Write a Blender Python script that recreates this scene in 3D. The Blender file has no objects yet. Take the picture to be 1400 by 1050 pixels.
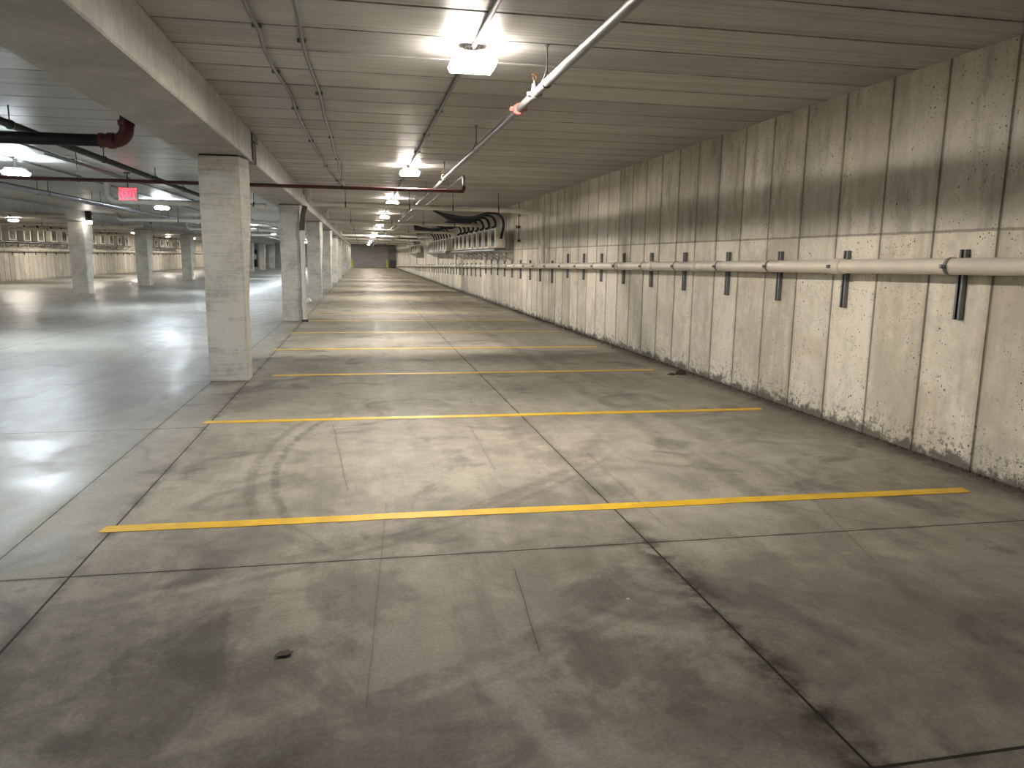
import bpy, math, random
from mathutils import Vector, Matrix
random.seed(7)
S = bpy.context.scene
COL = S.collection
PI = math.pi

# ------------------------------------------------------------------ dimensions (metres)
CEIL = 3.10            # ceiling height
XR, XL = 4.48, -18.8   # wall faces
Y0, Y1 = -9.0, 104.0   # front / back wall faces
EYE = 1.55
COLY = [9.60 + 8.78 * k for k in range(11)]   # column rows, front faces
LIGHT_R = [5.8 + 7.5 * k for k in range(13)]
LIGHT_M = [4.8 + 9.3 * k for k in range(11)]
LIGHT_L = [10.5 + 9.3 * k for k in range(10)]

# ------------------------------------------------------------------ camera
F = 1011.0
def make_camera():
    vp, roll = (495.0, 350.0), 0.0115
    d = Vector(((vp[0]-700)/F, (vp[1]-525)/F, 1)).normalized()
    p = Vector(((vp[0]+1000-700)/F, (vp[1]+1000*roll-525)/F, 1))
    up = p.cross(d).normalized()
    if up.y > 0: up = -up
    r = d.cross(up)
    if r.x < 0: r = -r
    R = (r, d, up)
    cx = Vector((R[0].x, R[1].x, R[2].x)); cy = -Vector((R[0].y, R[1].y, R[2].y)); cz = -Vector((R[0].z, R[1].z, R[2].z))
    m = Matrix(((cx.x, cy.x, cz.x, 0), (cx.y, cy.y, cz.y, 0), (cx.z, cy.z, cz.z, EYE), (0, 0, 0, 1)))
    cam = bpy.data.cameras.new('camera'); o = bpy.data.objects.new('camera', cam)
    cam.sensor_width = 36; cam.lens = 36*F/1400; cam.clip_start = .05; cam.clip_end = 400
    COL.objects.link(o); o.matrix_world = m
    S.camera = o
make_camera()

# ------------------------------------------------------------------ mesh builder
class MB:
    def __init__(self): self.v = []; self.f = []; self.s = []; self.m = []
    def add(self, vs, fs, smooth=False, mi=0):
        b = len(self.v); self.v += [tuple(p) for p in vs]
        for q in fs: self.f.append([b+i for i in q]); self.s.append(smooth); self.m.append(mi)
        return self
    def box(self, x0, y0, z0, x1, y1, z1, mi=0, bev=0.0):
        if bev <= 0:
            vs = [(x, y, z) for z in (z0, z1) for y in (y0, y1) for x in (x0, x1)]
            return self.add(vs, [(0,2,3,1),(4,5,7,6),(0,1,5,4),(2,6,7,3),(0,4,6,2),(1,3,7,5)], False, mi)
        b = bev; vs = []; idx = {}
        # chamfered box: 3 verts per corner
        for i, x in enumerate((x0, x1)):
            for j, y in enumerate((y0, y1)):
                for k, z in enumerate((z0, z1)):
                    sx = b if i == 0 else -b; sy = b if j == 0 else -b; sz = b if k == 0 else -b
                    for a, p in enumerate(((x, y+sy, z+sz), (x+sx, y, z+sz), (x+sx, y+sy, z))):
                        idx[i, j, k, a] = len(vs); vs.append(p)
        fs = []
        for i in (0, 1):
            q = [idx[i,0,0,0], idx[i,1,0,0], idx[i,1,1,0], idx[i,0,1,0]]; fs.append(q if i else q[::-1])
            q = [idx[0,i,0,1], idx[1,i,0,1], idx[1,i,1,1], idx[0,i,1,1]]; fs.append(q[::-1] if i else q)
            q = [idx[0,0,i,2], idx[1,0,i,2], idx[1,1,i,2], idx[0,1,i,2]]; fs.append(q if i else q[::-1])
        for i in (0, 1):
            for j in (0, 1):
                fs.append([idx[i,j,0,0], idx[i,j,0,1], idx[i,j,1,1], idx[i,j,1,0]])
                fs.append([idx[i,0,j,0], idx[i,0,j,2], idx[i,1,j,2], idx[i,1,j,0]])
                fs.append([idx[0,i,j,1], idx[0,i,j,2], idx[1,i,j,2], idx[1,i,j,1]])
                for k in (0, 1): fs.append([idx[i,j,k,a] for a in (0, 1, 2)])
        return self.add(vs, fs, False, mi)
    def tube(self, pts, r, seg=12, caps=True, smooth=True, mi=0):
        pts = [Vector(p) for p in pts]; n = len(pts)
        rs = r if isinstance(r, (list, tuple)) else [r]*n
        T = []
        for i in range(n):
            a = pts[max(i-1, 0)]; b = pts[min(i+1, n-1)]; T.append((b-a).normalized())
        u = Vector((0, 0, 1)) if abs(T[0].z) < .9 else Vector((1, 0, 0))
        u = (u - T[0]*u.dot(T[0])).normalized(); vs = []
        for i in range(n):
            u = (u - T[i]*u.dot(T[i])).normalized(); w = T[i].cross(u)
            for k in range(seg):
                a = 2*PI*k/seg; vs.append(pts[i] + (u*math.cos(a) + w*math.sin(a))*rs[i])
        fs = []
        for i in range(n-1):
            for k in range(seg):
                k2 = (k+1) % seg; fs.append((i*seg+k, i*seg+k2, (i+1)*seg+k2, (i+1)*seg+k))
        self.add(vs, fs, smooth, mi)
        if caps:
            self.add([vs[k] for k in range(seg)], [list(range(seg))[::-1]], False, mi)
            self.add([vs[(n-1)*seg+k] for k in range(seg)], [list(range(seg))], False, mi)
        return self
    def prism(self, poly, axis, a, b, mi=0):
        """poly of 2-D points extruded along axis ('x','y','z') from a to b"""
        def P(p, t):
            return {'x': (t, p[0], p[1]), 'y': (p[0], t, p[1]), 'z': (p[0], p[1], t)}[axis]
        n = len(poly); vs = [P(p, a) for p in poly] + [P(p, b) for p in poly]
        fs = [list(range(n))[::-1], list(range(n, 2*n))] + [(i, (i+1) % n, n+(i+1) % n, n+i) for i in range(n)]
        return self.add(vs, fs, False, mi)
    def build(self, name, mats, parent=None, loc=None, fix=True):
        me = bpy.data.meshes.new(name); me.from_pydata(self.v, [], self.f); me.update()
        if not isinstance(mats, (list, tuple)): mats = [mats]
        for m in mats: me.materials.append(m)
        me.polygons.foreach_set('use_smooth', self.s); me.polygons.foreach_set('material_index', self.m)
        if fix:
            import bmesh
            bm = bmesh.new(); bm.from_mesh(me); bmesh.ops.recalc_face_normals(bm, faces=bm.faces); bm.to_mesh(me); bm.free()
        o = bpy.data.objects.new(name, me); COL.objects.link(o)
        if parent: o.parent = parent
        if loc: o.location = loc
        return o

def tag(o, label, cat, group=None, kind=None):
    o['label'] = label; o['category'] = cat
    if group: o['group'] = group
    if kind: o['kind'] = kind
    return o
def thing(name, label, cat, loc=(0, 0, 0), group=None, rz=0):
    o = bpy.data.objects.new(name, None); COL.objects.link(o); o.location = loc; o.rotation_euler = (0, 0, rz)
    o.empty_display_size = .1
    return tag(o, label, cat, group)
def struct(o): o['kind'] = 'structure'; return o
CHILD = {}
def kids(o): return [c for c in bpy.data.objects if c.parent == o]
def dup(o, loc, label, rz=None):
    """copy of a thing with copies of its parts and sub-parts"""
    c = o.copy(); COL.objects.link(c); c.location = loc; c['label'] = label
    if rz is not None: c.rotation_euler = (0, 0, rz)
    for ch in kids(o):
        d = ch.copy(); COL.objects.link(d); d.parent = c
        for g in kids(ch):
            e = g.copy(); COL.objects.link(e); e.parent = d
    return c
ORD = ['nearest', 'second nearest', 'third nearest', 'fourth nearest', 'fifth nearest', 'sixth nearest', 'seventh nearest',
       'eighth nearest', 'ninth nearest', 'tenth nearest', 'eleventh nearest', 'twelfth nearest', 'thirteenth nearest',
       'fourteenth nearest', 'fifteenth nearest', 'sixteenth nearest', 'seventeenth nearest', 'eighteenth nearest', 'nineteenth nearest']
def nth(k):
    if k < len(ORD): return ORD[k]
    n = k+1
    suf = 'th' if 10 <= n % 100 <= 20 else {1: 'st', 2: 'nd', 3: 'rd'}.get(n % 10, 'th')
    return '%d%s nearest' % (n, suf)

# ------------------------------------------------------------------ node helper
class G:
    def __init__(self, name):
        self.mat = bpy.data.materials.new(name); self.mat.use_nodes = True
        self.t = self.mat.node_tree; self.t.nodes.clear()
        self.out = self.t.nodes.new('ShaderNodeOutputMaterial')
        self.b = self.t.nodes.new('ShaderNodeBsdfPrincipled'); self.t.links.new(self.b.outputs[0], self.out.inputs[0])
        self.geo = None
    def n(self, typ, **kw):
        x = self.t.nodes.new(typ)
        for k, v in kw.items(): setattr(x, k, v)
        return x
    def set(self, inp, v):
        if hasattr(v, 'is_linked') or isinstance(v, bpy.types.NodeSocket): self.t.links.new(v, inp)
        elif isinstance(v, (tuple, list)) and len(v) == 3 and inp.type == 'RGBA': inp.default_value = (*v, 1)
        else: inp.default_value = v
    def m(self, op, a, b=0.0, c=0.0, clamp=False):
        x = self.n('ShaderNodeMath', operation=op, use_clamp=clamp)
        self.set(x.inputs[0], a); self.set(x.inputs[1], b); self.set(x.inputs[2], c); return x.outputs[0]
    def pos(self):
        if not self.geo:
            g = self.n('ShaderNodeNewGeometry'); s = self.n('ShaderNodeSeparateXYZ'); self.t.links.new(g.outputs['Position'], s.inputs[0])
            self.geo = (g.outputs['Position'], s.outputs[0], s.outputs[1], s.outputs[2])
        return self.geo
    def obj(self):
        tc = self.n('ShaderNodeTexCoord'); return tc.outputs['Object']
    def vec(self, x, y, z):
        c = self.n('ShaderNodeCombineXYZ')
        for i, v in enumerate((x, y, z)): self.set(c.inputs[i], v)
        return c.outputs[0]
    def scale(self, v, s):
        x = self.n('ShaderNodeVectorMath', operation='MULTIPLY'); self.set(x.inputs[0], v); x.inputs[1].default_value = s; return x.outputs[0]
    def noise(self, v, sc, det=4, rough=.55, dist=0.0):
        x = self.n('ShaderNodeTexNoise'); self.set(x.inputs['Vector'], v); x.inputs['Scale'].default_value = sc
        x.inputs['Detail'].default_value = det; x.inputs['Roughness'].default_value = rough; x.inputs['Distortion'].default_value = dist
        return x.outputs[0]
    def voro(self, v, sc, feat='F1', out=0):
        x = self.n('ShaderNodeTexVoronoi', feature=feat); self.set(x.inputs['Vector'], v); x.inputs['Scale'].default_value = sc; return x.outputs[out]
    def white(self, v):
        x = self.n('ShaderNodeTexWhiteNoise', noise_dimensions='1D'); self.set(x.inputs['W'], v); return x.outputs[0]
    def ss(self, v, a, b, c=0.0, d=1.0):   # smoothstep map range
        x = self.n('ShaderNodeMapRange', interpolation_type='SMOOTHSTEP'); self.set(x.inputs[0], v)
        x.inputs[1].default_value = a; x.inputs[2].default_value = b; x.inputs[3].default_value = c; x.inputs[4].default_value = d; return x.outputs[0]
    def mix(self, f, a, b, mode='MIX'):
        x = self.n('ShaderNodeMix', data_type='RGBA', blend_type=mode); self.set(x.inputs[0], f); self.set(x.inputs[6], a); self.set(x.inputs[7], b); return x.outputs[2]
    def mul(self, *a):
        r = a[0]
        for q in a[1:]: r = self.m('MULTIPLY', r, q)
        return r
    def bump(self, h, strength=.3, dist=.01):
        x = self.n('ShaderNodeBump'); x.inputs['Strength'].default_value = strength; x.inputs['Distance'].default_value = dist
        self.set(x.inputs['Height'], h); self.t.links.new(x.outputs[0], self.b.inputs['Normal'])
    def fin(self, color, rough=.6, metal=0.0, spec=.5):
        self.set(self.b.inputs['Base Color'], color); self.set(self.b.inputs['Roughness'], rough)
        self.b.inputs['Metallic'].default_value = metal; self.b.inputs['Specular IOR Level'].default_value = spec
        return self.mat

def simple(name, c, rough=.5, metal=0.0, var=.12, sc=6.0, spec=.5):
    g = G(name); n = g.noise(g.obj(), sc, 4)
    f = g.ss(n, .3, .7, 1-var, 1+var)
    col = g.mix(1.0, c, g.vec(f, f, f), 'MULTIPLY')
    r = g.ss(n, .3, .7, max(rough-.06, .02), rough+.06)
    return g.fin(col, r, metal, spec)

def emit(name, c, s):
    g = G(name); g.b.inputs['Emission Color'].default_value = (*c, 1); g.b.inputs['Emission Strength'].default_value = s
    return g.fin(c, .4)

# ------------------------------------------------------------------ concrete floor
def floor_mat():
    g = G('floor_concrete'); P, X, Y, Z = g.pos()
    big = g.noise(P, .55, 3, .5); mid = g.noise(P, 1.7, 6, .62, .8); fine = g.noise(P, 7.0, 6, .65); grain = g.noise(P, 60, 3, .6)
    sweep = g.noise(g.scale(P, (3.0, .55, 1)), 1.6, 5, .6, .5)
    t = g.m('ADD', g.mul(big, .30), g.m('ADD', g.mul(mid, .34), g.m('ADD', g.mul(sweep, .24), g.mul(fine, .16))))
    t = g.ss(t, .38, .66)
    col = g.mix(t, (.158, .144, .122), (.328, .304, .261))
    # trowelled cloudy patches
    cl = g.ss(g.noise(P, 1.05, 5, .6, 1.2), .53, .68)
    col = g.mix(g.mul(cl, .62), col, (.085, .080, .076))
    lt = g.ss(g.noise(g.vec(g.m('ADD', X, 31.0), Y, Z), 1.5, 5, .65, 1.0), .58, .74)
    col = g.mix(g.mul(lt, .30), col, (.40, .37, .32))
    # cream tone in the drive lane
    lane = g.ss(X, -2.4, -1.2, 1.0, 0.0)
    col = g.mix(g.mul(lane, .35), col, (.26, .27, .26))
    wob = g.m('MULTIPLY', g.m('SUBTRACT', g.noise(P, 3.0, 4), .5), .05)
    def band(d, w, soft): return g.ss(g.m('ABSOLUTE', d), w, w+soft, 1.0, 0.0)
    def circ(cx, cy, R):
        dx = g.m('SUBTRACT', X, cx); dy = g.m('SUBTRACT', Y, cy)
        r = g.m('SQRT', g.m('ADD', g.mul(dx, dx), g.mul(dy, dy)))
        return g.m('ADD', g.m('SUBTRACT', r, R), wob)
    streak = g.ss(g.noise(P, 9.0, 5, .7), .35, .62, .25, 1.0)
    def gate(v, a, b, s=.4): return g.mul(g.ss(v, a-s, a+s), g.ss(v, b-s, b+s, 1.0, 0.0))
    marks = []
    for cx, cy, R, w, ya, yb, k in ((3.75, 5.6, 4.56, .035, 4.2, 7.2, .38), (3.75, 5.6, 4.40, .03, 4.2, 7.3, .50),
                                    (-3.0, 9.2, 6.03, .05, 3.3, 5.6, .36), (-3.0, 9.2, 6.16, .03, 3.3, 5.4, .34),
                                    (-3.0, 9.2, 7.40, .05, 1.9, 3.2, .36), (-3.0, 9.2, 7.53, .03, 1.9, 3.1, .30),
                                    (7.5, 3.0, 6.3, .06, 3.8, 7.5, .16), (-9.5, 11.0, 6.3, .10, 4.0, 20, .20), (-9.5, 11.0, 7.7, .10, 4.0, 20, .18)):
        marks.append(g.mul(band(circ(cx, cy, R), w*.5, w), gate(Y, ya, yb), streak, k))
    tot = marks[0]
    for q in marks[1:]: tot = g.m('MAXIMUM', tot, q)
    # straight wheel tracks along the stalls' mouth and crossways
    for off, k in ((.45, .16), (2.55, .22), (2.95, .18)):
        tot = g.m('MAXIMUM', tot, g.mul(band(g.m('ADD', g.m('SUBTRACT', X, off), g.mul(wob, 2.0)), .05, .08), streak, k))
    # irregular dark spots
    tot = g.m('MAXIMUM', tot, g.mul(g.ss(g.noise(g.scale(P, (1, 1.6, 1)), 2.3, 4, .6), .66, .76), .5))
    # old dark stains on the slab in the foreground
    for sx, sy, sr, k in ((-.55, 2.62, .55, .50), (.98, 2.52, .36, .48), (-.62, 3.15, .40, .32), (-.1, 3.3, .30, .28), (.0, 2.15, .55, .45), (-1.5, 2.75, .5, .35), (1.0, 2.1, .5, .28)):
        dx = g.m('SUBTRACT', X, sx); dy = g.m('SUBTRACT', Y, sy)
        r_ = g.m('ADD', g.m('SQRT', g.m('ADD', g.mul(dx, dx), g.mul(dy, dy, 1.6))), g.mul(g.m('SUBTRACT', mid, .5), 1.5))
        r_ = g.m('ADD', r_, g.mul(g.m('SUBTRACT', fine, .5), .7))
        tot = g.m('MAXIMUM', tot, g.mul(g.ss(r_, sr*.35, sr*1.05, 1.0, 0.0), k*.72))
    # light scrape near the camera
    def seg(x0, y0, x1, y1):
        L = math.hypot(x1-x0, y1-y0); ux, uy = (x1-x0)/L, (y1-y0)/L
        ax = g.m('SUBTRACT', X, x0); ay = g.m('SUBTRACT', Y, y0)
        s = g.m('ADD', g.mul(ax, ux), g.mul(ay, uy)); d = g.m('SUBTRACT', g.mul(ax, -uy), g.mul(ay, -ux))
        return g.m('ADD', d, g.mul(wob, .35)), g.mul(g.ss(s, -.03, .03), g.ss(s, L-.03, L+.03, 1.0, 0.0))
    d, mk = seg(.40, 2.62, .66, 1.85)
    col = g.mix(g.mul(band(d, .03, .05), mk, streak, .55), col, (.40, .38, .35))
    col = g.mix(tot, col, (.060, .054, .047))
    # saw-cut joints with dirt beside them
    dirtn = g.ss(g.noise(P, 4.0, 5, .6), .40, .62)
    def joint(dv, w, halo, k, m=None):
        nonlocal col
        h = g.mul(band(g.m('ADD', dv, g.mul(wob, .8)), .004, halo), dirtn, k)
        l = band(dv, w, .004)
        if m is not None: h = g.mul(h, m); l = g.mul(l, m)
        col = g.mix(h, col, (.045, .039, .032)); col = g.mix(g.mul(l, .92), col, (.022, .019, .016))
    wj = g.mul(wob, .10)
    joint(g.m('ADD', g.m('SUBTRACT', X, 1.52), wj), .0035, .03, .35, None); joint(g.m('ADD', g.m('SUBTRACT', X, 1.52), wj), .0035, .17, .95, g.ss(Y, 3.5, 4.3, 1.0, 0.0))
    joint(g.m('ADD', g.m('ADD', X, 1.425), wj), .004, .07, .55)
    joint(g.m('ADD', X, 1.85), .003, .05, .3)
    for xx in (5.75, 10.4, 14.6): joint(g.m('ADD', X, xx), .004, .06, .4)
    cut = g.m('ADD', g.m('SUBTRACT', Y, 3.67), g.m('ADD', g.mul(wob, .2), g.mul(g.m('SUBTRACT', X, 1.5), .02)))
    joint(cut, .004, .035, .5)
    joint(g.m('SUBTRACT', Y, 1.80), .005, .05, .6, g.ss(X, 1.35, 1.50))
    joint(g.m('SUBTRACT', Y, 6.97), .003, .03, .3, g.ss(X, -1.45, -1.40, 1.0, 0.0))
    for yy in (9.55, 14.1, 18.35, 27.1, 35.9, 44.7, 53.5): joint(g.m('SUBTRACT', Y, yy), .003, .03, .35, g.ss(X, -1.45, -1.40, 1.0, 0.0) if yy < 15 else None)
    # hairline cracks
    for a in ((-.30, 6.9, -.13, 4.9, .5), (.12, 4.6, -.02, 2.4, .30), (.72, 3.45, .66, 2.65, .6), (.95, 6.7, .93, 5.2, .35), (3.0, 4.6, 2.6, 3.2, .35), (2.55, 4.2, 3.1, 3.6, .35), (1.75, 5.6, 1.72, 3.9, .3)):
        d, mk = seg(*a[:4]); col = g.mix(g.mul(band(d, .0015, .003), mk, a[4]), col, (.035, .03, .026))
        col = g.mix(g.mul(band(d, .002, .03), mk, a[4]*.25), col, (.06, .055, .05))
    # dirt along the right wall foot
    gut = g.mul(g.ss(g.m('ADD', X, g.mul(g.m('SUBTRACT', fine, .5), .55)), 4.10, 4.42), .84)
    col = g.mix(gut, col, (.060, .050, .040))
    # fine grain
    gr = g.ss(grain, .3, .7, .90, 1.09); col = g.mix(1.0, col, g.vec(gr, gr, gr), 'MULTIPLY')
    rough = g.m('ADD', g.ss(g.m('ADD', g.mul(mid, .5), g.mul(sweep, .5)), .36, .64, .40, .62), g.mul(tot, .1))
    g.bump(g.m('ADD', g.mul(mid, .6), g.m('ADD', g.mul(fine, .35), g.m('ADD', g.mul(sweep, .5), g.mul(grain, .05)))), .38, .006)
    g.set(g.b.inputs['Specular IOR Level'], g.m('ADD', g.mul(lane, .42), .05))
    return floor_fin(g, col, g.m('SUBTRACT', g.m('ADD', rough, .08), g.mul(lane, .14)))

def floor_fin(g, col, rough):
    g.set(g.b.inputs['Base Color'], col); g.set(g.b.inputs['Roughness'], rough); return g.mat

def wall_mat(name, pitch, off, zj, A=(.46, .415, .335), B=(.74, .685, .585), detail=True, base_dirt=.9):
    """board-formed concrete, form panels along Y"""
    g = G(name); P, X, Y, Z = g.pos()
    pid = g.m('FLOOR', g.m('DIVIDE', g.m('SUBTRACT', Y, off), pitch))
    up = g.m('GREATER_THAN', Z, zj)
    tone = g.white(g.m('ADD', pid, g.mul(up, 137.0)))
    tone2 = g.white(g.m('ADD', pid, g.m('ADD', g.mul(up, 57.0), 300.0)))
    n1 = g.noise(P, 1.6, 6, .6, .6); n2 = g.noise(P, 9, 6, .65); drip = g.noise(g.scale(P, (1, 1, .10)), 9, 5, .6)
    t = g.m('ADD', g.mul(n1, .45), g.m('ADD', g.mul(n2, .25), g.m('ADD', g.mul(drip, .28), g.mul(tone, .16))))
    t = g.ss(t, .41, .71)
    col = g.mix(t, A, B)
    col = g.mix(g.mul(g.ss(tone2, .6, 1.0), .35), col, (.40, .385, .355))
    # upper lift is greyer and streaked
    st = g.ss(g.noise(g.scale(P, (1, 1, .22)), 5, 5, .65), .48, .70)
    col = g.mix(g.mul(up, .15), col, (.34, .32, .29)); col = g.mix(g.mul(up, st, .52), col, (.17, .160, .142))
    # tan blotches in the lower lift
    tan = g.ss(g.noise(P, 1.1, 4, .6, .5), .56, .72); col = g.mix(g.mul(tan, g.m('SUBTRACT', 1.0, up), .40), col, (.40, .33, .225))
    # bug holes: denser near the foot
    dens = g.ss(Z, 0.0, 1.2, .0, .06)
    holes = None
    for sc, r0, pres in ((24, .32, .46), (50, .36, .38), (11, .20, .66)):
        vn = g.n('ShaderNodeTexVoronoi'); g.set(vn.inputs['Vector'], g.m('ADD', 0, 0) if False else P); vn.inputs['Scale'].default_value = sc
        dist = vn.outputs['Distance']; cs = g.n('ShaderNodeSeparateColor'); g.t.links.new(vn.outputs['Color'], cs.inputs[0])
        rad = g.mul(cs.outputs[1], r0); inside = g.ss(g.m('SUBTRACT', dist, rad), -.06, .02, 1.0, 0.0)
        on = g.m('GREATER_THAN', cs.outputs[0], g.m('ADD', pres, g.mul(dens, 3.0)))
        patch = g.ss(n1, .44, .56, .25, 1.0)
        h = g.mul(inside, on, patch); holes = h if holes is None else g.m('MAXIMUM', holes, h)
    col = g.mix(g.mul(holes, .82), col, (.050, .043, .034))
    mot = g.ss(g.noise(g.scale(P, (1, 1, .6)), 13, 5, .7), .54, .68); col = g.mix(g.mul(mot, .22), col, (.25, .22, .175))
    lw = g.ss(g.noise(g.scale(P, (1, 1, .35)), 3.1, 5, .65), .58, .72); col = g.mix(g.mul(lw, .30), col, (.78, .75, .69))
    # panel joints
    fr = g.m('FRACT', g.m('DIVIDE', g.m('SUBTRACT', Y, off), pitch)); dj = g.mul(g.m('MINIMUM', fr, g.m('SUBTRACT', 1.0, fr)), pitch)
    jl = g.ss(dj, .006, .016, 1.0, 0.0); jh = g.ss(dj, .01, .07, 1.0, 0.0)
    jd = g.ss(g.noise(P, 5, 4), .35, .6, .35, 1.0)
    col = g.mix(g.mul(jh, jd, .30), col, (.16, .135, .105)); col = g.mix(g.mul(jl, .68), col, (.105, .090, .070))
    dz = g.m('ABSOLUTE', g.m('ADD', g.m('SUBTRACT', Z, zj), g.mul(g.m('SUBTRACT', n2, .5), .02)))
    hl = g.ss(dz, .005, .016, 1.0, 0.0); col = g.mix(g.mul(hl, .60), col, (.115, .10, .08))
    # rust runs under some joints
    rust = g.mul(g.m('GREATER_THAN', tone2, .86), g.ss(dj, .0, .09, 1.0, 0.0), g.ss(drip, .42, .6), g.m('SUBTRACT', 1.0, up))
    col = g.mix(g.mul(rust, .5), col, (.27, .17, .075))
    # foot stain
    edge = g.m('ADD', Z, g.mul(g.m('SUBTRACT', g.noise(P, 5, 5, .7), .5), .40))
    foot = g.ss(edge, .03, .10, 1.0, 0.0); speck = g.mul(g.ss(g.noise(P, 22, 4, .7), .52, .60), g.ss(edge, .05, .34, 1.0, 0.0))
    col = g.mix(g.mul(g.m('MAXIMUM', foot, g.mul(speck, .9)), base_dirt), col, (.085, .075, .062))
    hgt = g.m('SUBTRACT', g.m('ADD', g.mul(n2, .25), g.mul(n1, .3)), g.m('ADD', g.mul(holes, 1.0), g.m('ADD', g.mul(hl, .7), g.mul(jl, .5))))
    g.bump(hgt, .5, .006)
    return g.fin(col, g.ss(n2, .3, .7, .62, .80), 0, .4)

def ceil_mat():
    g = G('ceiling_concrete'); P, X, Y, Z = g.pos()
    fine = g.noise(g.scale(P, (.18, 6.0, 1)), 5, 5, .6); mid = g.noise(g.scale(P, (.35, 2.0, 1)), 1.4, 5, .6, .5); blot = g.noise(P, .9, 5, .6, .8)
    pid = g.m('FLOOR', g.m('DIVIDE', g.m('SUBTRACT', Y, 5.0), .61)); tone = g.white(pid)
    t = g.ss(g.m('ADD', g.mul(fine, .35), g.m('ADD', g.mul(mid, .35), g.m('ADD', g.mul(blot, .25), g.mul(tone, .14)))), .36, .72)
    col = g.mix(t, (.27, .265, .257), (.51, .502, .488))
    st = g.ss(g.noise(g.scale(P, (.5, 1.5, 1)), 1.2, 5, .65, 1.0), .60, .72); col = g.mix(g.mul(st, .4), col, (.15, .125, .095))
    fr = g.m('FRACT', g.m('DIVIDE', g.m('SUBTRACT', Y, 5.0), .61)); dj = g.mul(g.m('MINIMUM', fr, g.m('SUBTRACT', 1.0, fr)), .61)
    dj = g.m('ADD', dj, g.mul(g.m('SUBTRACT', g.noise(P, 6, 4), .5), .02))
    brk = g.ss(g.noise(P, 2.0, 4), .3, .55, .35, 1.0)
    col = g.mix(g.mul(g.ss(dj, .005, .020, 1.0, 0.0), brk, .80), col, (.050, .044, .036))
    col = g.mix(g.mul(g.ss(g.noise(g.scale(P, (.10, 9.0, 1)), 2.2, 3, .5), .55, .68), .42), col, (.16, .15, .13))
    col = g.mix(g.mul(g.ss(dj, .01, .10, 1.0, 0.0), g.ss(mid, .45, .6), .20), col, (.12, .105, .085))
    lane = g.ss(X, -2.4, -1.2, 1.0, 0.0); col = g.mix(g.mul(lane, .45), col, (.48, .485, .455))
    g.bump(g.m('ADD', g.mul(fine, .5), g.mul(mid, .5)), .35, .010)
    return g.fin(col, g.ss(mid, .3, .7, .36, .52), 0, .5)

def conc(name, A, B, stri=0.0, rough=.7):
    g = G(name); P, X, Y, Z = g.pos()
    n1 = g.noise(P, 1.8, 6, .6, .5); n2 = g.noise(P, 14, 5, .65); hz = g.noise(g.scale(P, (1.2, 1.2, 22)), 1.5, 5, .75); vt = g.noise(g.scale(P, (5, 5, .3)), 3.5, 4, .6)
    t = g.m('ADD', g.mul(n1, .5), g.m('ADD', g.mul(n2, .2), g.m('ADD', g.mul(hz, .42*stri), g.mul(vt, .3*(1-stri)))))
    col = g.mix(g.ss(t, .38, .64), A, B)
    vn = g.n('ShaderNodeTexVoronoi'); g.set(vn.inputs['Vector'], P); vn.inputs['Scale'].default_value = 20
    cs = g.n('ShaderNodeSeparateColor'); g.t.links.new(vn.outputs['Color'], cs.inputs[0])
    h = g.mul(g.ss(vn.outputs['Distance'], .12, .2, 1.0, 0.0), g.m('GREATER_THAN', cs.outputs[0], .88))
    col = g.mix(g.mul(h, .5), col, (.10, .095, .085))
    lt = g.ss(g.noise(P, 6, 5, .7), .66, .72); col = g.mix(g.mul(lt, .4*stri), col, (.52, .51, .47))
    g.bump(g.m('SUBTRACT', g.m('ADD', g.mul(hz, stri), g.mul(n2, .4)), h), .45, .008)
    return g.fin(col, rough, 0, .4)

M = {}
M['floor'] = floor_mat()
M['wall'] = wall_mat('right_wall_concrete', .626, 4.62, 1.79)
M['wall_l'] = wall_mat('left_wall_concrete', .61, 3.2, 1.79, base_dirt=.3)
M['ceil'] = ceil_mat()
M['column'] = conc('column_concrete', (.31, .302, .266), (.58, .57, .525), 1.0)
M['beam'] = conc('beam_concrete', (.33, .318, .300), (.46, .446, .425), 0.1, .6)
M['block'] = conc('end_wall_concrete', (.30, .29, .27), (.42, .405, .38), .2)
M['pvc'] = simple('cream_pvc', (.62, .57, .49), .38, 0, .07, 3)
M['pvc2'] = simple('weathered_pvc', (.68, .645, .59), .42, 0, .10, 3)
M['galv'] = simple('galvanised_steel', (.23, .235, .24), .46, .7, .18, 14)
M['strut'] = simple('strut_steel', (.20, .205, .215), .45, .75, .15, 12)
M['dark'] = simple('dark_steel', (.055, .052, .052), .5, .4, .2, 10)
M['black'] = simple('black_pipe_paint', (.008, .009, .013), .5, 0, .2, 5, .25)
M['insul'] = simple('black_foam_insulation', (.016, .017, .026), .7, 0, .2, 8)
M['red'] = simple('red_pipe_paint', (.105, .034, .030), .5, 0, .15, 6)
M['redcoup'] = simple('red_coupling_paint', (.50, .13, .115), .5, 0, .12, 10)
M['redelbow'] = simple('dark_red_fitting_paint', (.085, .012, .014), .45, 0, .15, 10)
M['brass'] = simple('brass', (.55, .36, .18), .4, .8, .1, 20)
M['casing'] = simple('beige_unit_casing', (.60, .56, .48), .45, 0, .06, 3)
M['grille'] = simple('unit_grille_grey', (.20, .185, .160), .55, 0, .2, 10)
M['fan'] = simple('unit_fan_dark', (.035, .034, .034), .6, 0, .1, 10)
M['house'] = simple('lamp_housing_white', (.62, .62, .60), .4, 0, .05, 8)
M['darkpipe'] = simple('dark_grey_pipe', (.075, .068, .062), .6, 0, .15, 10)
M['steelgrey'] = simple('grey_steel_paint', (.34, .34, .33), .5, .2, .1, 6)
M['dirt'] = simple('dirt_clod', (.050, .042, .033), .95, 0, .4, 30)
M['leaf'] = simple('dead_leaf', (.045, .034, .026), .8, 0, .3, 40)
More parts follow.
